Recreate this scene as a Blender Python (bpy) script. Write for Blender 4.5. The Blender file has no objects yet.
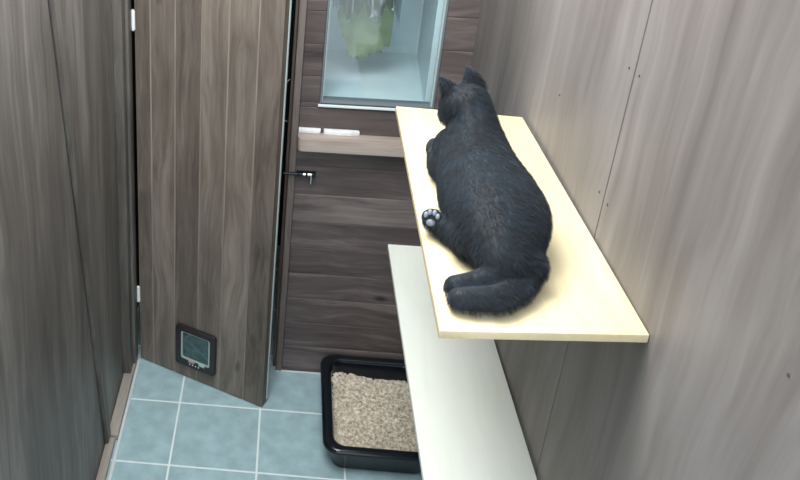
import bpy, bmesh, math, random
from mathutils import Vector, Matrix
random.seed(7)
S = bpy.context.scene
COL = S.collection
V = Vector

# ------------------------------------------------------------------ helpers
def lin(c):
    return tuple((x/255/12.92) if x/255 <= .04045 else ((x/255+.055)/1.055)**2.4 for x in c) + (1.0,)

def obj(name, bm, mats, parent=None, smooth=False, autosmooth=None):
    me = bpy.data.meshes.new(name)
    bm.normal_update()
    bm.to_mesh(me); bm.free()
    o = bpy.data.objects.new(name, me)
    COL.objects.link(o)
    for m in (mats if isinstance(mats, (list, tuple)) else [mats]):
        me.materials.append(m)
    if smooth or autosmooth:
        for p in me.polygons: p.use_smooth = True
    if autosmooth:
        me.set_sharp_from_angle(angle=math.radians(autosmooth))
    if parent: o.parent = parent
    return o

def tag(o, label=None, cat=None, group=None, kind=None):
    if label: o['label'] = label
    if cat: o['category'] = cat
    if group: o['group'] = group
    if kind: o['kind'] = kind
    return o

def struct(o):
    o['kind'] = 'structure'; return o

def empty(name, loc, rz=0, label=None, cat=None, group=None):
    o = bpy.data.objects.new(name, None); COL.objects.link(o)
    o.empty_display_size = .05
    o.location = loc; o.rotation_euler = (0, 0, rz)
    return tag(o, label, cat, group)

def box(bm, x0, x1, y0, y1, z0, z1, bevel=0, seg=2, mi=0, M=None):
    vs = [bm.verts.new((x, y, z)) for x in (x0, x1) for y in (y0, y1) for z in (z0, z1)]
    idx = [(0,1,3,2),(4,6,7,5),(0,4,5,1),(2,3,7,6),(0,2,6,4),(1,5,7,3)]
    fs = [bm.faces.new([vs[i] for i in f]) for f in idx]
    for f in fs: f.material_index = mi
    bmesh.ops.recalc_face_normals(bm, faces=fs)
    new = list(vs)
    if bevel:
        es = list({e for f in fs for e in f.edges})
        r = bmesh.ops.bevel(bm, geom=es, offset=bevel, segments=seg, affect='EDGES', profile=.5)
        new = list({v for f in r['faces'] for v in f.verts} | {v for v in vs if v.is_valid})
        for f in r['faces']: f.material_index = mi
    if M is not None:
        bmesh.ops.transform(bm, matrix=M, verts=new)
    return new

def prism(bm, pts, z0, z1, mi=0, bevel=0):
    """pts: CCW list of xy"""
    a = [bm.verts.new((p[0], p[1], z0)) for p in pts]
    b = [bm.verts.new((p[0], p[1], z1)) for p in pts]
    n = len(pts)
    fs = [bm.faces.new(list(reversed(a))), bm.faces.new(b)]
    for i in range(n):
        fs.append(bm.faces.new([a[i], a[(i+1) % n], b[(i+1) % n], b[i]]))
    for f in fs: f.material_index = mi
    bmesh.ops.recalc_face_normals(bm, faces=fs)
    if bevel:
        bmesh.ops.bevel(bm, geom=list({e for f in fs for e in f.edges}), offset=bevel, segments=2, affect='EDGES', profile=.5)
    return a + b

def cyl(bm, a, b, r, seg=14, r2=None, mi=0):
    a, b = V(a), V(b); d = b-a
    q = d.to_track_quat('Z', 'Y').to_matrix().to_4x4()
    res = bmesh.ops.create_cone(bm, cap_ends=True, segments=seg, radius1=r, radius2=r if r2 is None else r2, depth=d.length,
                          matrix=Matrix.Translation((a+b)/2) @ q)
    for v in res['verts']:
        for f in v.link_faces: f.material_index = mi
    return res['verts']

_ico = {}
def ball(bm, sub, M):
    if sub not in _ico:
        t = bmesh.new(); bmesh.ops.create_icosphere(t, subdivisions=sub, radius=1)
        t.verts.index_update()
        _ico[sub] = ([v.co.copy() for v in t.verts], [[v.index for v in f.verts] for f in t.faces]); t.free()
    vs, fs = _ico[sub]
    nv = [bm.verts.new(M @ c) for c in vs]
    for f in fs: bm.faces.new([nv[i] for i in f])

def pellet(bm, a, b, r):
    d = (b-a).normalized(); x = d.orthogonal().normalized(); y = d.cross(x)
    ra = [bm.verts.new(a+(x*math.cos(t)+y*math.sin(t))*r) for t in (0, 1.257, 2.513, 3.770, 5.027)]
    rb = [bm.verts.new(b+(x*math.cos(t)+y*math.sin(t))*r) for t in (0, 1.257, 2.513, 3.770, 5.027)]
    for i in range(5): bm.faces.new([ra[i], ra[(i+1) % 5], rb[(i+1) % 5], rb[i]])
    bm.faces.new(list(reversed(ra))); bm.faces.new(rb)

def rrect(x0, x1, y0, y1, r, n=6):
    pts = []
    for cx, cy, a0 in ((x1-r, y1-r, 0), (x0+r, y1-r, 90), (x0+r, y0+r, 180), (x1-r, y0+r, 270)):
        for k in range(n+1):
            a = math.radians(a0+90*k/n)
            pts.append((cx+r*math.cos(a), cy+r*math.sin(a)))
    return pts

def loft(bm, rings, close_first=False, close_last=False, cyclic=False):
    vr = [[bm.verts.new(p) for p in r] for r in rings]
    n = len(vr[0])
    pairs = list(zip(vr, vr[1:])) + ([(vr[-1], vr[0])] if cyclic else [])
    fs = []
    for a, b in pairs:
        for i in range(n):
            fs.append(bm.faces.new([a[i], a[(i+1) % n], b[(i+1) % n], b[i]]))
    if close_first: fs.append(bm.faces.new(list(reversed(vr[0]))))
    if close_last: fs.append(bm.faces.new(vr[-1]))
    bmesh.ops.recalc_face_normals(bm, faces=fs)
    return vr

# ------------------------------------------------------------------ materials
def newmat(name):
    m = bpy.data.materials.new(name); m.use_nodes = True
    nt = m.node_tree; return m, nt, nt.nodes['Principled BSDF']

def simple(name, rgb, rough=.5, metal=0, noise=0, nscale=40, bump=0, spec=.5):
    m, nt, p = newmat(name)
    p.inputs['Base Color'].default_value = lin(rgb)
    p.inputs['Roughness'].default_value = rough
    p.inputs['Metallic'].default_value = metal
    p.inputs['Specular IOR Level'].default_value = spec
    if noise or bump:
        tc = nt.nodes.new('ShaderNodeTexCoord')
        n = nt.nodes.new('ShaderNodeTexNoise'); n.inputs['Scale'].default_value = nscale; n.inputs['Detail'].default_value = 6
        nt.links.new(tc.outputs['Object'], n.inputs['Vector'])
        r = nt.nodes.new('ShaderNodeValToRGB')
        a, b = lin([max(0, c*(1-noise)) for c in rgb]), lin([min(255, c*(1+noise)) for c in rgb])
        r.color_ramp.elements[0].position = .3; r.color_ramp.elements[0].color = a
        r.color_ramp.elements[1].position = .7; r.color_ramp.elements[1].color = b
        nt.links.new(n.outputs['Fac'], r.inputs['Fac']); nt.links.new(r.outputs['Color'], p.inputs['Base Color'])
        if bump:
            bn = nt.nodes.new('ShaderNodeBump'); bn.inputs['Strength'].default_value = bump; bn.inputs['Distance'].default_value = .004
            nt.links.new(n.outputs['Fac'], bn.inputs['Height']); nt.links.new(bn.outputs['Normal'], p.inputs['Normal'])
    return m

def wood(name, dark, mid, light, axis=2, freq=16, rough=.55, plank=None, streak=.5, bump=.25, lean=0.0, seed=0.0, knots=True):
    """painted / stained timber: grain stretched along `axis`; plank=(axis, pitch, offset, amount) tints each board"""
    m, nt, p = newmat(name); N = nt.nodes; L = nt.links
    p.inputs['Roughness'].default_value = rough
    p.inputs['Specular IOR Level'].default_value = .35
    tc = N.new('ShaderNodeTexCoord')
    off = N.new('ShaderNodeVectorMath'); off.operation = 'ADD'
    off.inputs[1].default_value = (seed*3.1, seed*1.7, seed*2.3)
    L.new(tc.outputs['Object'], off.inputs[0])
    src = off.outputs[0]
    fac_pl = None
    if plank:
        sx = N.new('ShaderNodeSeparateXYZ'); L.new(tc.outputs['Object'], sx.inputs[0])
        a = N.new('ShaderNodeMath'); a.operation = 'SUBTRACT'; a.inputs[1].default_value = plank[2]
        L.new(sx.outputs[plank[0]], a.inputs[0])
        d = N.new('ShaderNodeMath'); d.operation = 'DIVIDE'; d.inputs[1].default_value = plank[1]; L.new(a.outputs[0], d.inputs[0])
        f = N.new('ShaderNodeMath'); f.operation = 'FLOOR'; L.new(d.outputs[0], f.inputs[0])
        w = N.new('ShaderNodeTexWhiteNoise'); w.noise_dimensions = '1D'; L.new(f.outputs[0], w.inputs['W'])
        fac_pl = w.outputs['Value']
        sc = N.new('ShaderNodeVectorMath'); sc.operation = 'SCALE'; sc.inputs['Scale'].default_value = 5.0
        L.new(w.outputs['Color'], sc.inputs[0])
        ad = N.new('ShaderNodeVectorMath'); ad.operation = 'ADD'
        L.new(src, ad.inputs[0]); L.new(sc.outputs[0], ad.inputs[1]); src = ad.outputs[0]
    # wobble so the grain wanders
    wob = N.new('ShaderNodeTexNoise'); wob.inputs['Scale'].default_value = 2.2; wob.inputs['Detail'].default_value = 2
    L.new(src, wob.inputs['Vector'])
    wm = N.new('ShaderNodeVectorMath'); wm.operation = 'SCALE'; wm.inputs['Scale'].default_value = .10
    L.new(wob.outputs['Color'], wm.inputs[0])
    wa = N.new('ShaderNodeVectorMath'); wa.operation = 'ADD'; L.new(src, wa.inputs[0]); L.new(wm.outputs[0], wa.inputs[1])
    def grain(f, stretch, detail, dist=0):
        mp = N.new('ShaderNodeMapping'); s = [f, f, f]; s[axis] = f*stretch
        mp.inputs['Scale'].default_value = s
        mp.inputs['Rotation'].default_value = (lean, 0, 0)
        L.new(wa.outputs[0], mp.inputs['Vector'])
        n = N.new('ShaderNodeTexNoise'); n.inputs['Scale'].default_value = 1; n.inputs['Detail'].default_value = detail
        n.inputs['Distortion'].default_value = dist; n.inputs['Roughness'].default_value = .6
        L.new(mp.outputs[0], n.inputs['Vector']); return n.outputs['Fac']
    g1 = grain(freq, .07, 5, .6); g2 = grain(freq*5, .05, 4); g3 = grain(freq*.22, .35, 4)
    def math_(op, a, b):
        n = N.new('ShaderNodeMath'); n.operation = op
        for i, x in enumerate((a, b)):
            if isinstance(x, (int, float)): n.inputs[i].default_value = x
            else: L.new(x, n.inputs[i])
        return n.outputs[0]
    f = math_('ADD', math_('MULTIPLY', g1, streak), math_('MULTIPLY', g2, .22))
    f = math_('ADD', f, math_('MULTIPLY', g3, .78-streak))
    if fac_pl is not None:
        f = math_('ADD', f, math_('MULTIPLY', math_('SUBTRACT', fac_pl, .5), plank[3]))
    r = N.new('ShaderNodeValToRGB'); e = r.color_ramp.elements
    e[0].position = .32; e[0].color = lin(dark); e[1].position = .68; e[1].color = lin(light)
    x = e.new(.5); x.color = lin(mid)
    L.new(f, r.inputs['Fac'])
    colr = r.outputs['Color']
    if knots:
        mp = N.new('ShaderNodeMapping'); s = [5.5]*3; s[axis] = 2.6; mp.inputs['Scale'].default_value = s; L.new(wa.outputs[0], mp.inputs['Vector'])
        vo = N.new('ShaderNodeTexVoronoi'); vo.inputs['Scale'].default_value = 1.0; L.new(mp.outputs[0], vo.inputs['Vector'])
        kr = N.new('ShaderNodeValToRGB'); k = kr.color_ramp.elements
        k[0].position = .03; k[0].color = (.9, .9, .9, 1); k[1].position = .1; k[1].color = (0, 0, 0, 1)
        L.new(vo.outputs['Distance'], kr.inputs['Fac'])
        mx = N.new('ShaderNodeMix'); mx.data_type = 'RGBA'
        L.new(kr.outputs['Color'], mx.inputs[0]); L.new(colr, mx.inputs[6]); mx.inputs[7].default_value = lin([c*.78 for c in dark])
        colr = mx.outputs[2]
    L.new(colr, p.inputs['Base Color'])
    bn = N.new('ShaderNodeBump'); bn.inputs['Strength'].default_value = bump; bn.inputs['Distance'].default_value = .003
    L.new(f, bn.inputs['Height']); L.new(bn.outputs['Normal'], p.inputs['Normal'])
    return m

M_left   = wood('stained_sheet_grey', (58,55,53), (98,94,90), (142,137,131), 2, 9, .5, streak=.44, lean=.17, seed=1, knots=False)
M_door   = wood('stained_boards_brown', (74,66,61), (116,107,99), (154,144,134), 2, 17, .5, plank=(0,.1085,.068,.10), streak=.5, seed=2)
M_groove = wood('worn_groove_edge', (116,106,98), (138,128,119), (160,151,142), 2, 17, .5, seed=2.5, knots=False)
M_edge   = wood('stained_board_edge', (74,62,56), (98,84,76), (118,104,95), 2, 17, .5, seed=2.7, knots=False)
M_back   = wood('stained_planks_dark', (50,45,45), (92,83,82), (136,127,124), 0, 13, .55, plank=(2,.125,.015,.12), streak=.46, seed=3)
M_post   = wood('stained_post', (84,76,74), (116,106,102), (142,132,128), 2, 18, .5, seed=4, knots=False)
M_right  = wood('washed_sheet_grey', (68,63,60), (117,112,110), (152,149,148), 2, 4.5, .5, streak=.30, lean=-.12, seed=5, bump=.25, knots=False)
M_kerb   = wood('bare_kerb', (138,132,125), (168,162,154), (190,184,176), 1, 16, .7, seed=6, knots=False)
M_pine   = wood('pale_pine', (214,194,152), (230,215,176), (240,230,200), 1, 11, .42, streak=.45, seed=7, bump=.06, knots=False)
M_white  = wood('whitened_pine', (220,226,216), (232,237,229), (240,244,237), 1, 9, .45, streak=.4, seed=8, bump=.04, knots=False)
M_ledge  = wood('weathered_ledge', (138,124,117), (172,159,151), (196,185,177), 0, 17, .6, seed=9)
M_tile   = simple('teal_grey_tile', (160,189,196), .42, noise=.07, nscale=14, bump=.12)
M_grout  = simple('pale_grout', (226,236,238), .8)
M_bead   = simple('white_sealant', (214,224,226), .5)
M_black  = simple('black_plastic', (17,23,30), .16)
M_flapf  = simple('brown_black_plastic', (40,36,38), .35)
M_grey   = simple('pale_grey_plastic', (172,186,186), .4)
M_whitep = simple('white_enamel', (235,238,238), .35)
M_steel  = simple('bright_steel', (200,205,208), .25, metal=1)
M_iron   = simple('black_iron', (28,36,44), .4, metal=.3)
M_pale   = simple('pale_blue_lining', (214,228,232), .35, noise=.04, nscale=5)
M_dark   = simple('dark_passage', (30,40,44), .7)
M_cloth  = simple('green_cloth', (116,131,98), .9, noise=.12, nscale=14, bump=.2)
M_cloth2 = simple('grey_green_film', (128,146,144), .5, noise=.25, nscale=30)
M_strip  = simple('white_strip', (232,234,236), .6, noise=.04, nscale=60)
M_litter = simple('wood_pellet', (214,204,188), .85, noise=.2, nscale=70)
M_pad    = simple('dark_nose_skin', (20,22,28), .4)
M_paw    = simple('pale_paw_skin', (128,138,154), .35)
M_web    = simple('dark_sole_fur', (24,30,36), .8)
M_eye    = simple('amber_eye', (150,105,30), .1)

def glassmat(name, tint, gloss=.06):
    m, nt, p = newmat(name); N = nt.nodes; L = nt.links
    N.remove(p)
    t = N.new('ShaderNodeBsdfTransparent'); t.inputs['Color'].default_value = tint
    g = N.new('ShaderNodeBsdfGlossy'); g.inputs['Roughness'].default_value = .04
    mx = N.new('ShaderNodeMixShader'); mx.inputs[0].default_value = gloss
    L.new(t.outputs[0], mx.inputs[1]); L.new(g.outputs[0], mx.inputs[2])
    L.new(mx.outputs[0], N['Material Output'].inputs['Surface'])
    return m
M_glass = glassmat('window_glass', (.93,.97,.98,1))
M_flap  = glassmat('smoked_flap', (.55,.68,.68,1), .12)

# ------------------------------------------------------------------ room shell
XL, XR, YB, YF, H = -.59, .683, .242, -3.05, 2.85

# floor: bevelled tiles standing just proud of a grout bed
bm = bmesh.new()
box(bm, XL-.03, XR+.03, YF, 1.30, -.05, -.0015, mi=1)
T = .333
j = -9
ys = [T*k for k in range(-9, 4)]
xs = [T*k for k in range(-2, 3)]
for a in xs:
    for b in ys:
        x0, x1 = max(a, XL-.02), min(a+T, XR+.02); y0, y1 = b, min(b+T, 1.28)
        g = .0038
        if x1-x0 > .03 and y1-y0 > .03:
            box(bm, x0+g, x1-g, y0+g, y1-g, -.02, 0, bevel=.0012, seg=1, mi=0)
struct(obj('floor', bm, [M_tile, M_grout]))

# left wall: two sheets with a leaning seam
def leaning(bm, ya, yb, za, zb, x0, x1, w0, w1):
    """board on the left wall between y(ya at za → yb at zb) + widths"""
    pts = [(ya, za), (ya+w0, za), (yb+w1, zb), (yb, zb)]
    a = [bm.verts.new((x0, *p)) for p in pts]; b = [bm.verts.new((x1, *p)) for p in pts]
    fs = [bm.faces.new(a), bm.faces.new(b)] + [bm.faces.new([a[i], a[(i+1) % 4], b[(i+1) % 4], b[i]]) for i in range(4)]
    bmesh.ops.recalc_face_normals(bm, faces=fs)
    bmesh.ops.bevel(bm, geom=list({e for f in fs for e in f.edges}), offset=.004, segments=2, affect='EDGES')
bm = bmesh.new()
box(bm, XL-.04, XL-.012, YF, .28, 0, H)                       # backing
ya, yt = -.275, -.875                                         # seam at floor, at wall top
leaning(bm, YF, YF, 0.0, H, XL-.013, XL, ya-YF-.003, yt-YF-.003)
leaning(bm, ya+.003, yt+.003, 0.0, H, XL-.013, XL, .105-ya, .105-yt)
wl = struct(obj('wall_left', bm, M_left, autosmooth=30))
# the cover strip over the seam
bm = bmesh.new()
leaning(bm, ya-.004, yt-.004, .02, H, XL+.0003, XL+.014, .058, .058)
struct(obj('trim_1', bm, M_left, autosmooth=30))
# corner posts by the hinges
bm = bmesh.new()
box(bm, XL-.02, XL+.033, .112, .172, .031, H, bevel=.005)
struct(obj('trim_2', bm, M_left, autosmooth=30))
bm = bmesh.new()
box(bm, XL-.02, XL+.043, .176, .245, .031, H, bevel=.005)
struct(obj('trim_3', bm, M_left, autosmooth=30))

# kerb along the foot of the left wall, in two lengths, and its white sealant
bm = bmesh.new()
box(bm, XL+.001, -.549, -.235, .243, .0005, .03, bevel=.003)
struct(obj('baseboard_left', bm, M_kerb, autosmooth=30))
bm = bmesh.new()
box(bm, XL+.001, -.556, YF+.01, -.242, .0005, .026, bevel=.003)
struct(obj('baseboard_left', bm, M_kerb, autosmooth=30))
bm = bmesh.new()
box(bm, -.549, -.537, YF+.02, .236, .0003, .007, bevel=.003)
struct(obj('trim_4', bm, M_bead, autosmooth=40))

# right wall: two sheets either side of a fine seam
bm = bmesh.new()
box(bm, XR+.012, XR+.04, YF, .30, 0, H, mi=1)
box(bm, XR, XR+.013, YF, -1.1045, 0, H, bevel=.0015, seg=1)
box(bm, XR, XR+.013, -.2, .2415, 0, H)
box(bm, XR, XR+.013, -1.1005, -.2, 0, H, bevel=.0006, seg=1)
def rx(y): return .0135*max(0, -.2-y)
for v in bm.verts: v.co.x += rx(v.co.y)
wr = struct(obj('wall_right', bm, [M_right, M_edge]))
M_screw = simple('dark_screw_head', (84,78,75), .5)
for y, z in ((-1.075, 1.985), (-1.128, 1.99), (-1.075, 1.70), (-1.128, 1.70), (-.72, 1.77), (-1.79, 1.83)):
    b = bmesh.new(); cyl(b, (XR+.002+rx(y), y, z), (XR-.0015+rx(y), y, z), .0028, 10)
    obj('screw', b, M_screw, wr)

# back wall: horizontal boards around the window, boarding over the doorway
bm = bmesh.new()
WX0, WX1, WZ0, WZ1 = .155, .574, 1.284, 2.02
BX0, BX1 = .083, XR+.0115
def boards(x0, x1, z0, z1):
    k0 = math.floor((z0-.015)/.125)
    z = .015+.125*k0
    while z < z1-.002:
        a, b = max(z, z0), min(z+.125, z1)
        if b-a > .004:
            box(bm, x0, x1, YB, YB+.018, a+.0006, b-.0006, bevel=.0022, seg=1)
        z += .125
boards(BX0, BX1, .004, WZ0)
boards(BX0, WX0, WZ0, WZ1)
boards(WX1, BX1, WZ0, WZ1)
boards(BX0, BX1, WZ1, H)
boards(XL, BX0, 2.08, H)
for r in ((BX0, BX1, .004, WZ0), (BX0, WX0, WZ0, WZ1), (WX1, BX1, WZ0, WZ1), (BX0, BX1, WZ1, H), (XL, BX0, 2.08, H)):
    box(bm, r[0], r[1], YB+.017, YB+.045, r[2], r[3])
struct(obj('wall_back', bm, M_back))
bm = bmesh.new()
box(bm, .056, .0825, YB-.008, YB+.06, .003, 2.08, bevel=.003)
struct(obj('trim_5', bm, M_post, autosmooth=30))
bm = bmesh.new()                                              # rebate strip behind the post
box(bm, .044, .0555, YB+.022, YB+.06, .003, 2.08, bevel=.002)
struct(obj('trim_6', bm, M_edge, autosmooth=30))
bm = bmesh.new()                                              # floor sealant at the back
box(bm, .058, XR-.002, YB-.009, YB-.0005, .0003, .006, bevel=.002)
struct(obj('trim_7', bm, M_bead, autosmooth=40))

# passage behind the door, unlit
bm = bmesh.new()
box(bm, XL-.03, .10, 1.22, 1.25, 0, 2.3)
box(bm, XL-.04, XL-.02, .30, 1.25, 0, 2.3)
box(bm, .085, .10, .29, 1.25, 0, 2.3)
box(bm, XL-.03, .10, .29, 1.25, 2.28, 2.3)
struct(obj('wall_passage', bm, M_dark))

# ------------------------------------------------------------------ window
bm = bmesh.new()
t = .008
box(bm, WX0, WX0+t, YB-.003, YB+.05, WZ0, WZ1, bevel=.002)
box(bm, WX1-t, WX1, YB-.003, YB+.05, WZ0, WZ1, bevel=.002)
box(bm, WX0+t, WX1-t, YB-.003, YB+.05, WZ0, WZ0+t, bevel=.002)
box(bm, WX0+t, WX1-t, YB-.003, YB+.05, WZ1-t, WZ1, bevel=.002)
w1 = struct(obj('window_1', bm, simple('window_frame_grey', (108,118,124), .5), autosmooth=30))
bm = bmesh.new()
box(bm, WX0-.006, WX1, YB-.012, YB-.0035, WZ0-.012, WZ0-.002, bevel=.002)
obj('glazing_bead', bm, M_bead, w1, autosmooth=30)
bm = bmesh.new()
box(bm, WX0+t, WX0+t+.003, YB+.002, YB+.02, WZ0+t, WZ1-t)
obj('side_bead', bm, M_grey, w1)
bm = bmesh.new()
box(bm, WX1-t-.006, WX1-t, YB+.002, YB+.02, WZ0+t, WZ1-t)
obj('side_bead', bm, M_grey, w1)
bm = bmesh.new()
box(bm, WX0+t, WX1-t, YB+.022, YB+.026, WZ0+t, WZ1-t)
obj('pane', bm, M_glass, w1)

# lined compartment behind the window, its top left open only at the front
bm = bmesh.new()
cz = 1.272
prism(bm, [(.125, .29), (.60, .29), (.60, .86), (.125, .86)], cz-.03, cz)
prism(bm, [(.125, .29), (.150, .29), (.150, .86), (.125, .86)], cz, 2.3)
prism(bm, [(.545, .29), (.62, .29), (.62, .86), (.585, .86)], cz, 2.3)
prism(bm, [(.10, .84), (.64, .84), (.64, .87), (.10, .87)], cz, 2.3)
prism(bm, [(.126, .37), (.60, .37), (.60, .86), (.126, .86)], 2.26, 2.29)  # unseen lid added to shade the back of the compartment
struct(obj('wall_compartment', bm, M_pale))
# bright corner bead of the compartment
bm = bmesh.new()
cyl(bm, (.578, .832, cz), (.578, .832, 2.2), .006, 8)
struct(obj('trim_8', bm, M_whitep))

# crumpled green cloth hanging in the compartment
def sheet(name, x0, x1, y, ztop, bottom, mat, amp, thick, seedv):
    rnd = random.Random(seedv)
    bm = bmesh.new(); nx, nz = 44, 26
    ph = [rnd.uniform(0, 6) for _ in range(6)]
    grid = []
    for i in range(nx+1):
        u = i/nx; zb = bottom(u)
        col = []
        for k in range(nz+1):
            w = k/nz; z = ztop+(zb-ztop)*w
            x = x0+(x1-x0)*(.5+(u-.5)*(1-.10*w))
            yy = y + amp*(math.sin(9*u+ph[0]+2*w)*.5+math.sin(21*u+ph[1]-3*w)*.3+math.sin(7*w+ph[2]+5*u)*.4) + .05*math.sin(3.1*u)*(1-w)
            col.append(bm.verts.new((x, yy, z)))
        grid.append(col)
    for i in range(nx):
        for k in range(nz):
            bm.faces.new([grid[i][k], grid[i+1][k], grid[i+1][k+1], grid[i][k+1]])
    o = obj(name, bm, mat, smooth=True)
    s = o.modifiers.new('thickness', 'SOLIDIFY'); s.thickness = thick
    return o
def bot(u):
    z = 1.525-.155*min(1, max(0, (u-.0)/.28)) if u < .28 else 1.372
    if u > .55: z += .06*((u-.55)/.45)
    z += .008*math.sin(u*50) + .006*math.sin(u*93+1)
    return z
gc = sheet('hanging_cloth', .20, .432, .50, 1.98, bot, M_cloth, .012, .004, 3)
tag(gc, 'crumpled green cloth with a ragged hem hanging behind the window pane', 'cloth')
def bot2(u): return 1.575+.03*math.sin(u*17)+.018*math.sin(u*41+1)
gf = sheet('plastic_film', .17, .45, .43, 1.98, bot2, glassmat('clear_film', (.66,.72,.75,1), .13), .018, .0015, 5)
tag(gf, 'clear crinkled plastic film hanging in front of the green cloth', 'plastic film')

# ------------------------------------------------------------------ door (local frame: x along the door, y into its thickness, z up)
door = empty('door_1', (-.537, .25, .005), math.radians(-24.16))
struct(door)
DW, DT, DH = .596, .040, 2.05
gx = [0, .068, .174, .284, .392, .506, DW]
bm = bmesh.new()
prof = []
for i in range(len(gx)-1):
    a, b = gx[i], gx[i+1]; c = .0035
    prof += [(a+(0 if i == 0 else c), 0), (b-(0 if i == len(gx)-2 else c), 0)]
    if i < len(gx)-2: prof.append((b, .004))
prof += [(DW, DT), (0, DT)]
n = len(prof)
lo = [bm.verts.new((p[0], p[1], 0)) for p in prof]; hi = [bm.verts.new((p[0], p[1], DH)) for p in prof]
bm.faces.new(list(reversed(lo))); bm.faces.new(hi)
for i in range(n):
    f = bm.faces.new([lo[i], lo[(i+1) % n], hi[(i+1) % n], hi[i]])
    p, q = prof[i], prof[(i+1) % n]
    if p[1] != q[1] and max(p[1], q[1]) < .01: f.material_index = 1
    if p[0] == DW and q[0] == DW: f.material_index = 2
bmesh.ops.recalc_face_normals(bm, faces=bm.faces[:])
obj('door_panel', bm, [M_door, M_groove, M_edge], door)
bm = bmesh.new(); box(bm, DW+.0003, DW+.005, DT-.008, DT, .02, DH, bevel=.001, seg=1)  # pale strip added to paint the light on the door's back edge
tag(obj('lit_edge_strip', bm, M_grey, door), 'pale strip standing in for light along the back edge of the door')
for z in (1.565, .345):
    b = bmesh.new()
    cyl(b, (-.003, -.006, z-.035), (-.003, -.006, z+.035), .0075, 12)
    cyl(b, (-.003, -.006, z-.040), (-.003, -.006, z-.035), .005, 12)
    cyl(b, (-.003, -.006, z+.035), (-.003, -.006, z+.040), .005, 12)
    obj('hinge', b, M_whitep, door, autosmooth=40)
# cat flap
FX0, FX1, FZ0, FZ1 = .186, .378, .068, .272
def ring(bm, o, i, y0, y1, mi=0):
    """rounded-square ring in the xz plane between depth y0 (front) and y1"""
    oo = rrect(*o); ii = rrect(*i)
    loft(bm, [[(p[0], y1, p[1]) for p in oo], [(p[0], y0+.003, p[1]) for p in oo], [(p[0]*.985+.015*(o[0]+o[1])/2, y0, p[1]*.985+.015*(o[2]+o[3])/2) for p in oo],
              [(p[0], y0, p[1]) for p in ii], [(p[0], y1, p[1]) for p in ii]], cyclic=True)
bm = bmesh.new()
ring(bm, (FX0, FX1, FZ0, FZ1, .014), (FX0+.026, FX1-.026, FZ0+.036, FZ1-.026, .010), -.014, -.0003)
cf = obj('cat_flap_frame', bm, M_flapf, door, autosmooth=35)
cf['label'] = 'dark plastic cat flap frame'
bm = bmesh.new()
ring(bm, (FX0+.026, FX1-.026, FZ0+.034, FZ1-.026, .010), (FX0+.033, FX1-.033, FZ0+.042, FZ1-.030, .008), -.0125, -.0004)
obj('inner_rim', bm, M_grey, cf, autosmooth=35)
bm = bmesh.new()
box(bm, FX0+.0335, FX1-.0335, -.008, -.004, FZ0+.0425, FZ1-.0305, bevel=.001, seg=1)
obj('flap', bm, M_flap, cf)
bm = bmesh.new()
box(bm, FX0+.02, FX1-.02, -.0018, -.0004, FZ0+.03, FZ1-.02)
obj('flap_backing', bm, simple('flap_shade', (120,146,146), .6, noise=.3, nscale=35), cf)
for x, mm in ((FX0+.066, simple('pinkish_catch', (190,160,158), .4)), (FX0+.116, simple('greenish_catch', (170,200,190), .4))):
    b = bmesh.new(); box(b, x, x+.028, -.019, -.0125, FZ0+.030, FZ0+.044, bevel=.002)
    obj('catch', b, mm, cf)
for k in range(4):
    b = bmesh.new(); x = FX0+.072+.014*k
    cyl(b, (x, -.0138, FZ0+.018), (x, -.0148, FZ0+.018), .0032, 8)
    obj('lock_mark', b, M_whitep, cf)
for x, z in ((FX0+.012, FZ1-.012), (FX1-.012, FZ1-.012), (FX0+.012, FZ0+.012), (FX1-.012, FZ0+.012)):
    b = bmesh.new(); cyl(b, (x, -.0138, z), (x, -.0155, z), .0035, 10)
    obj('screw', b, M_iron, cf)

# ------------------------------------------------------------------ bolt on the back boards
bolt = empty('slide_bolt', (.10, YB, .984), 0, 'small black slide bolt with a bright handle on the dark boards beside the doorway', 'bolt')
bm = bmesh.new(); box(bm, -.012, .062, -.004, -.0005, -.013, .013, bevel=.001, seg=1)
obj('plate', bm, M_iron, bolt)
bm = bmesh.new(); cyl(bm, (-.062, -.016, .002), (.058, -.016, .002), .0055, 12)
obj('rod', bm, M_iron, bolt, autosmooth=40)
bm = bmesh.new(); cyl(bm, (.012, -.0165, .003), (.046, -.0165, .003), .0068, 12); cyl(bm, (.044, -.020, .005), (.044, -.026, -.032), .0045, 10)
tag(obj('handle', bm, M_steel, bolt, autosmooth=40), 'bright steel handle')
for x in (-.004, .026, .056):
    b = bmesh.new(); box(b, x-.004, x+.004, -.024, -.004, -.008, .010, bevel=.002)
    obj('keeper', b, M_iron, bolt)

bm = bmesh.new(); cpts = []
for k in range(25):
    t = math.pi*k/24
    cpts.append(V((.0425-.030*math.sin(t), .30-.014*math.sin(t), 1.26+.088*math.cos(t))))
rings = []
for i, p_ in enumerate(cpts):
    d = (cpts[min(i+1, 24)]-cpts[max(i-1, 0)]).normalized(); x = d.cross(V((0, 1, 0))).normalized(); y = d.cross(x)
    rings.append([p_+(x*math.cos(2*math.pi*j/8)+y*math.sin(2*math.pi*j/8))*.0018 for j in range(8)])
loft(bm, rings, True, True)
co = obj('cable', bm, M_grey, smooth=True)
tag(co, 'thin grey cable looping in the dark gap beside the open door', 'cable')

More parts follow.
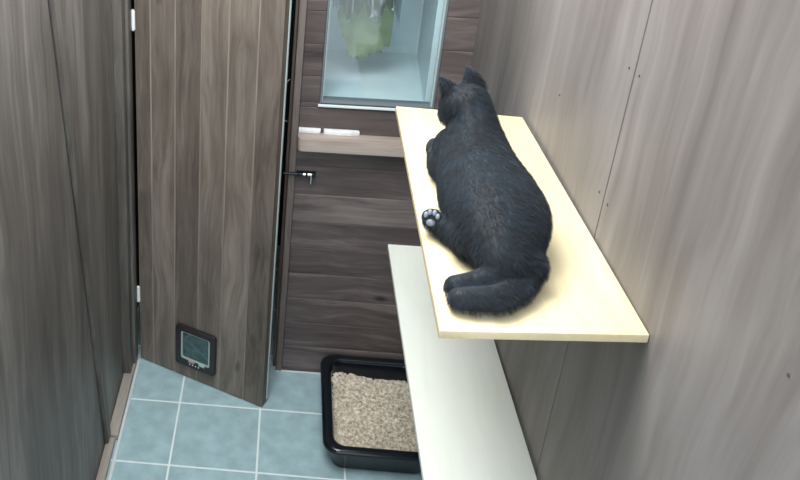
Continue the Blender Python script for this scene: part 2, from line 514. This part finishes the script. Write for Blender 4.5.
# ------------------------------------------------------------------ ledge under the window with its white strips
bm = bmesh.new()
pts = [(.082, YB-.0008), (.082, YB-.045), (.086, YB-.058), (.098, YB-.066), (.56, YB-.066), (.56, YB-.0008)]
prism(bm, pts, 1.110, 1.163, bevel=.003)
lg = obj('wooden_ledge', bm, M_ledge, autosmooth=40)
tag(lg, 'short weathered wooden ledge fixed under the window, front left corner rounded', 'ledge')
def strip(pts, label):
    b = bmesh.new(); prism(b, pts, 1.1635, 1.1815, bevel=.002)
    tag(obj('white_strip', b, M_strip, autosmooth=40), label, 'strip', 'white strips on the ledge')
strip([(.084, .226), (.166, .224), (.167, .2405), (.084, .2405)], 'shorter white strip at the left end of the wooden ledge')
strip([(.178, .222), (.262, .216), (.312, .226), (.308, .2405), (.178, .2405)], 'longer white strip with a pointed end on the wooden ledge')

# ------------------------------------------------------------------ shelves
bm = bmesh.new()
zt = 1.605
prism(bm, [(.318, -1.462), (XR+rx(-1.43)-.001, -1.43), (XR-.006, -.497), (.333, -.470)], zt-.018, zt, bevel=.0018)
us = obj('wall_shelf', bm, M_pine, autosmooth=40)
tag(us, 'upper yellow pine shelf on the right wall with the cat lying on it', 'shelf', 'shelves on the right wall')
bm = bmesh.new()
prism(bm, [(.409, -1.36), (XR+rx(-1.36)-.009, -1.36), (XR-.001, -.122), (.413, -.122)], .902, .92, bevel=.0018)
ls = obj('wall_shelf', bm, M_white, autosmooth=40)
tag(ls, 'lower empty whitish shelf on the right wall above the litter tray', 'shelf', 'shelves on the right wall')

# ------------------------------------------------------------------ litter tray
tray = empty('litter_tray', (.458, -.05, 0), 0, 'black plastic litter tray of pale pellets on the floor below the lower shelf', 'litter tray')
def rr(hx, hy, z, r=.055): return [(p[0], p[1], z) for p in rrect(-hx-.018, hx+.018, -hy, hy, r, 8)]
bm = bmesh.new()
loft(bm, [rr(.145, .215, .003, .04), rr(.158, .230, .006, .045), rr(.178, .254, .10, .05), rr(.184, .259, .118, .05),
          rr(.160, .237, .118, .05), rr(.152, .228, .09, .045), rr(.140, .212, .012, .04)], True, True)
obj('tray_body', bm, M_black, tray, autosmooth=50)
bm = bmesh.new()
loft(bm, [rr(.185, .260, .112, .052), rr(.197, .272, .110, .062), rr(.199, .274, .116, .062), rr(.196, .271, .127, .06),
          rr(.186, .261, .132, .054), rr(.168, .244, .130, .050), rr(.158, .235, .124, .049), rr(.156, .233, .116, .049), rr(.1595, .2365, .1185, .052), rr(.185, .260, .1185, .052)], cyclic=True)
obj('tray_rim', bm, M_black, tray, autosmooth=60)
# pellets: a heaped bed plus loose pellets, one uncountable mass
bm = bmesh.new()
rl = random.Random(11)
def lh(x, y): return .043+.007*math.sin(16*x+1)*math.cos(13*y)+.016*(y/.2)-.007*(x/.15)
out = rrect(-.157, .157, -.229, .229, .04, 6)
def inside(x, y, m=.0): return abs(x) < .156-m and abs(y) < .228-m
ng = 26
gv = {}
for i in range(ng+1):
    for k in range(ng+1):
        x = -.170+.340*i/ng; y = -.224+.448*k/ng
        if math.hypot(max(0, abs(x)-.132), max(0, abs(y)-.186)) > .038: continue
        gv[i, k] = bm.verts.new((x, y, lh(x, y)-.004))
for i in range(ng):
    for k in range(ng):
        q = [gv.get(c) for c in ((i, k), (i+1, k), (i+1, k+1), (i, k+1))]
        if all(q): bm.faces.new(q)
for _ in range(5600):
    x, y = rl.uniform(-.167, .167), rl.uniform(-.221, .221)
    if math.hypot(max(0, abs(x)-.129), max(0, abs(y)-.183)) > .038: continue
    r = rl.uniform(.0026, .0036); L_ = rl.uniform(.007, .014)
    a = rl.uniform(0, 6.28); tl = rl.uniform(-.5, .5)
    d = V((math.cos(a)*math.cos(tl), math.sin(a)*math.cos(tl), math.sin(tl)))*L_/2
    c = V((x, y, lh(x, y)+rl.uniform(-.001, .004)))
    pellet(bm, c-d, c+d, r)
tag(obj('pellet_litter', bm, M_litter, tray), 'pale wood pellet litter', kind='stuff')

# ------------------------------------------------------------------ the cat
Z0 = zt
cat = empty('cat', (.46, -1.12, Z0), 0, 'blue-grey shorthaired cat lying on the upper pine shelf, facing the window', 'cat')
CO = V(cat.location)
bm = bmesh.new()
def ell(c, r, d=None, seg=20, roll=0):
    """ellipsoid; d = direction of its local y axis"""
    Rm = Matrix.Identity(4)
    if d is not None: Rm = V(d).normalized().to_track_quat('Y', 'Z').to_matrix().to_4x4()
    Mx = Matrix.Translation(V(c)-CO) @ Rm @ Matrix.Rotation(roll, 4, 'Y') @ Matrix.Diagonal((*r, 1))
    ball(bm, 3, Mx)
def limb(pts):
    """tapering limb through (x,y,z,r) points"""
    for (a, b) in zip(pts, pts[1:]):
        n = max(2, int((V(b[:3])-V(a[:3])).length/.008))
        for k in range(n+1):
            t = k/n
            p = [a[i]+(b[i]-a[i])*t for i in range(4)]
            ball(bm, 2, Matrix.Translation(V(p[:3])-CO) @ Matrix.Scale(p[3], 4))
# trunk
TR = [(.452,-.885,1.738,.056,.068), (.452,-.93,1.704,.074,.088), (.453,-1.00,1.690,.089,.083), (.461,-1.09,1.686,.100,.081),
      (.467,-1.18,1.681,.099,.076), (.462,-1.26,1.666,.072,.060), (.458,-1.30,1.655,.050,.046)]
for k in range(0, 61):
    t = k/60*(len(TR)-1); i = min(int(t), len(TR)-2); f = t-i
    P = [TR[max(i-1, 0)], TR[i], TR[i+1], TR[min(i+2, len(TR)-1)]]
    q = [.5*(2*P[1][c]+(P[2][c]-P[0][c])*f+(2*P[0][c]-5*P[1][c]+4*P[2][c]-P[3][c])*f*f+(3*P[1][c]-P[0][c]-3*P[2][c]+P[3][c])*f**3) for c in range(5)]
    ell(q[:3], (q[3], .045, q[4]))
ell((.420, -.93, 1.655), (.046, .105, .050)); ell((.418, -1.05, 1.655), (.052, .11, .050))
ell((.416, -.868, 1.668), (.040, .080, .056))
# neck and head
limb([(.462, -.93, 1.735, .055), (.450, -.885, 1.772, .050), (.444, -.865, 1.80, .045)])
HC = V((.432, -.852, 1.792)); FD = V((-.45, .88, -.10)).normalized()
RT = FD.cross(V((0, 0, 1))).normalized(); UP = RT.cross(FD).normalized()
RT, UP = RT*.93+UP*.37, UP*.93-RT*.37                     # head tipped to its left
ell(HC, (.055, .053, .048), FD)
for s in (-1, 1): ell(HC+RT*s*.030-UP*.012+FD*.008, (.032, .034, .028), FD)      # cheeks
ell(HC+FD*.046-UP*.014, (.026, .022, .019), FD)                               # muzzle
def ear(base, tip, wd, hw, th):
    base, tip = V(base), V(tip); up = (tip-base).normalized(); wd = V(wd); wd = (wd-up*wd.dot(up)).normalized(); n = wd.cross(up)
    tip = tip+up*.006; h = tip-base
    rings = []
    for f, k in ((-.35, 1.0), (.15, .92), (.55, .62), (.85, .30), (1.0, .10)):
        rings.append([base+h*f+wd*hw*k*math.cos(t)+n*th*max(k, .35)*math.sin(t)-CO for t in [2*math.pi*i/14 for i in range(14)]])
    loft(bm, rings, True, True)
ear((.398, -.852, 1.820), (.371, -.855, 1.856), (.76, .1, .65), .023, .009)
ear((.452, -.832, 1.832), (.434, -.832, 1.874), (1, .1, -.1), .029, .010)
# forelegs folded under the chest, left elbow showing
limb([(.412, -.93, 1.660, .042), (.397, -.885, 1.642, .033), (.400, -.80, 1.628, .024), (.402, -.745, 1.624, .021)])
limb([(.49, -.90, 1.66, .04), (.475, -.82, 1.632, .026), (.465, -.755, 1.626, .021)])
# left hind leg: thigh, shank and the paw kicked out sideways with its sole showing
ell((.415, -1.185, 1.655), (.052, .085, .048), (.1, 1, 0))
limb([(.405, -1.19, 1.645, .036), (.378, -1.165, 1.636, .026), (.352, -1.145, 1.640, .018)])
PC = V((.341, -1.140, 1.645)); PN = V((-.25, -.85, .42)).normalized()
PX = V((0, 0, 1)).cross(PN).normalized(); PY = PN.cross(PX).normalized()
limb([(*(PC-PN*.018), .020), (*PC, .019)])
for k, a in enumerate((150, 112, 72, 34)):
    d = PX*math.cos(math.radians(a))+PY*math.sin(math.radians(a))
    q = PC+d*.016
    limb([(*(PC+d*.006-PN*.004), .011), (*q, .0095)])
# right hind leg folded, its foot reaching out along the tail
ell((.488, -1.24, 1.652), (.046, .070, .046), (-.2, 1, 0))
limb([(.500, -1.295, 1.650, .040), (.450, -1.325, 1.640, .030), (.395, -1.345, 1.631, .025), (.360, -1.352, 1.628, .0225)])
# tail laid around the rump
limb([(.512, -1.14, 1.658, .036), (.512, -1.21, 1.645, .032), (.510, -1.285, 1.636, .029), (.475, -1.350, 1.632, .027),
      (.43, -1.388, 1.631, .026), (.380, -1.392, 1.629, .024), (.360, -1.392, 1.628, .0215)])
me = bpy.data.meshes.new('cat_raw'); bm.to_mesh(me); bm.free()
tmp = bpy.data.objects.new('cat_raw', me); COL.objects.link(tmp)
r = tmp.modifiers.new('r', 'REMESH'); r.mode = 'VOXEL'; r.voxel_size = .0042
s = tmp.modifiers.new('s', 'SMOOTH'); s.factor = .5; s.iterations = 5
dg = bpy.context.evaluated_depsgraph_get()
bme = bpy.data.meshes.new_from_object(tmp.evaluated_get(dg))
bpy.data.objects.remove(tmp); bpy.data.meshes.remove(me)
bme.name = 'body'
for p in bme.polygons: p.use_smooth = True
for v in bme.vertices:                                        # rest on the board
    if v.co.z < .0008: v.co.z = .0008
body = bpy.data.objects.new('body', bme); COL.objects.link(body); body.parent = cat

m, nt, p = newmat('blue_grey_fur'); N = nt.nodes; L = nt.links
tc = N.new('ShaderNodeTexCoord'); no = N.new('ShaderNodeTexNoise'); no.inputs['Scale'].default_value = 22; no.inputs['Detail'].default_value = 5
L.new(tc.outputs['Object'], no.inputs['Vector'])
rp = N.new('ShaderNodeValToRGB'); rp.color_ramp.elements[0].position = .3; rp.color_ramp.elements[0].color = lin((10,22,31))
rp.color_ramp.elements[1].position = .75; rp.color_ramp.elements[1].color = lin((28,45,59))
L.new(no.outputs['Fac'], rp.inputs['Fac']); L.new(rp.outputs['Color'], p.inputs['Base Color'])
p.inputs['Roughness'].default_value = .55; p.inputs['Sheen Weight'].default_value = .15; p.inputs['Specular IOR Level'].default_value = .4
M_fur = m
bme.materials.clear(); bme.materials.append(M_fur)
# short dense coat
md = body.modifiers.new('coat', 'PARTICLE_SYSTEM')
ps = md.particle_system; st = ps.settings
st.type = 'HAIR'; st.count = 7000; st.hair_length = .0038; st.hair_step = 3
st.emit_from = 'FACE'; st.use_emit_random = True; st.use_even_distribution = True
st.normal_factor = .0014; st.object_align_factor = (.0004, -.0026, -.0006); st.factor_random = .0006
st.child_type = 'INTERPOLATED'; st.rendered_child_count = 14; st.child_percent = 2 if hasattr(st, 'child_percent') else 2
st.child_length = 1; st.roughness_1 = .0006; st.roughness_endpoint = .001
st.root_radius = .45; st.tip_radius = .08; st.radius_scale = .0009
st.material = 1
vg = body.vertex_groups.new(name='coat'); vg.add([v.index for v in bme.vertices if v.co.z > .011], 1.0, 'REPLACE')
ps.vertex_group_density = 'coat'

def pad(name, q, rx, ry, mat, h=.004):
    b = bmesh.new()
    Rm = Matrix((PX, PY, PN)).transposed().to_4x4()
    bmesh.ops.create_icosphere(b, subdivisions=3, radius=1, matrix=Matrix.Translation(q-CO) @ Rm @ Matrix.Diagonal((rx, ry, h, 1)))
    return obj(name, b, mat, cat, smooth=True)
tag(pad('sole_fur', PC+PN*.0155+PY*.003, .0205, .0205, M_web, .0045), 'dark fur between the paw pads')
tag(pad('paw_pad', PC+PN*.021-PY*.006, .0095, .0075, M_paw), 'pale paw pad')
for a in (155, 112, 70, 27):
    d = PX*math.cos(math.radians(a))+PY*math.sin(math.radians(a))
    tag(pad('toe_pad', PC+PN*.0205+d*.0135+PY*.003, .0048, .0068, M_paw), 'pale toe pad')
for s in (-1, 1):
    b = bmesh.new(); bmesh.ops.create_icosphere(b, subdivisions=3, radius=.0085, matrix=Matrix.Translation(HC+FD*.047+RT*s*.019+UP*.006-CO))
    tag(obj('eye', b, M_eye, cat, smooth=True), 'amber eye')
b = bmesh.new(); bmesh.ops.create_icosphere(b, subdivisions=2, radius=.006, matrix=Matrix.Translation(HC+FD*.068-UP*.008-CO) @ Matrix.Diagonal((1.1, 1, .8, 1)))
tag(obj('nose', b, M_pad, cat, smooth=True), 'dark nose')

# ------------------------------------------------------------------ light: open-topped pen under soft daylight, plus an added overhead fill
w = bpy.data.worlds.new('overcast'); S.world = w; w.use_nodes = True
bg = w.node_tree.nodes['Background']; bg.inputs['Color'].default_value = (.88, .96, 1.0, 1); bg.inputs['Strength'].default_value = 1.7
ld = bpy.data.lights.new('fill_area', 'AREA'); ld.shape = 'RECTANGLE'; ld.size = .9; ld.size_y = 1.2; ld.energy = 42; ld.color = (1, .98, .95)
lo_ = bpy.data.objects.new('overhead_fill', ld); COL.objects.link(lo_); lo_.location = (-.22, -1.05, 2.9)  # unseen area light added to brighten the pen from above
lo_.rotation_euler = (V((.15, -.75, 1.2))-V(lo_.location)).to_track_quat('-Z', 'Y').to_euler()

# ------------------------------------------------------------------ camera
cd = bpy.data.cameras.new('camera'); cam = bpy.data.objects.new('camera', cd); COL.objects.link(cam)
cd.sensor_width = 36; cd.lens = 883.475*36/800
cd.shift_x = 187.617/800; cd.shift_y = -117.033/800; cd.clip_start = .02
pitch, yaw, roll = 1.12295232, .0813328, .02252019
cam.matrix_world = Matrix.Translation((.0026114, -2.7788310, 2.6313906)) @ (Matrix.Rotation(yaw, 4, 'Z') @ Matrix.Rotation(pitch, 4, 'X') @ Matrix.Rotation(roll, 4, 'Z'))
S.camera = cam
S.view_settings.view_transform = 'Standard'; S.view_settings.look = 'None'
S.view_settings.exposure = .3; S.view_settings.gamma = 1; S.view_settings.use_curve_mapping = False
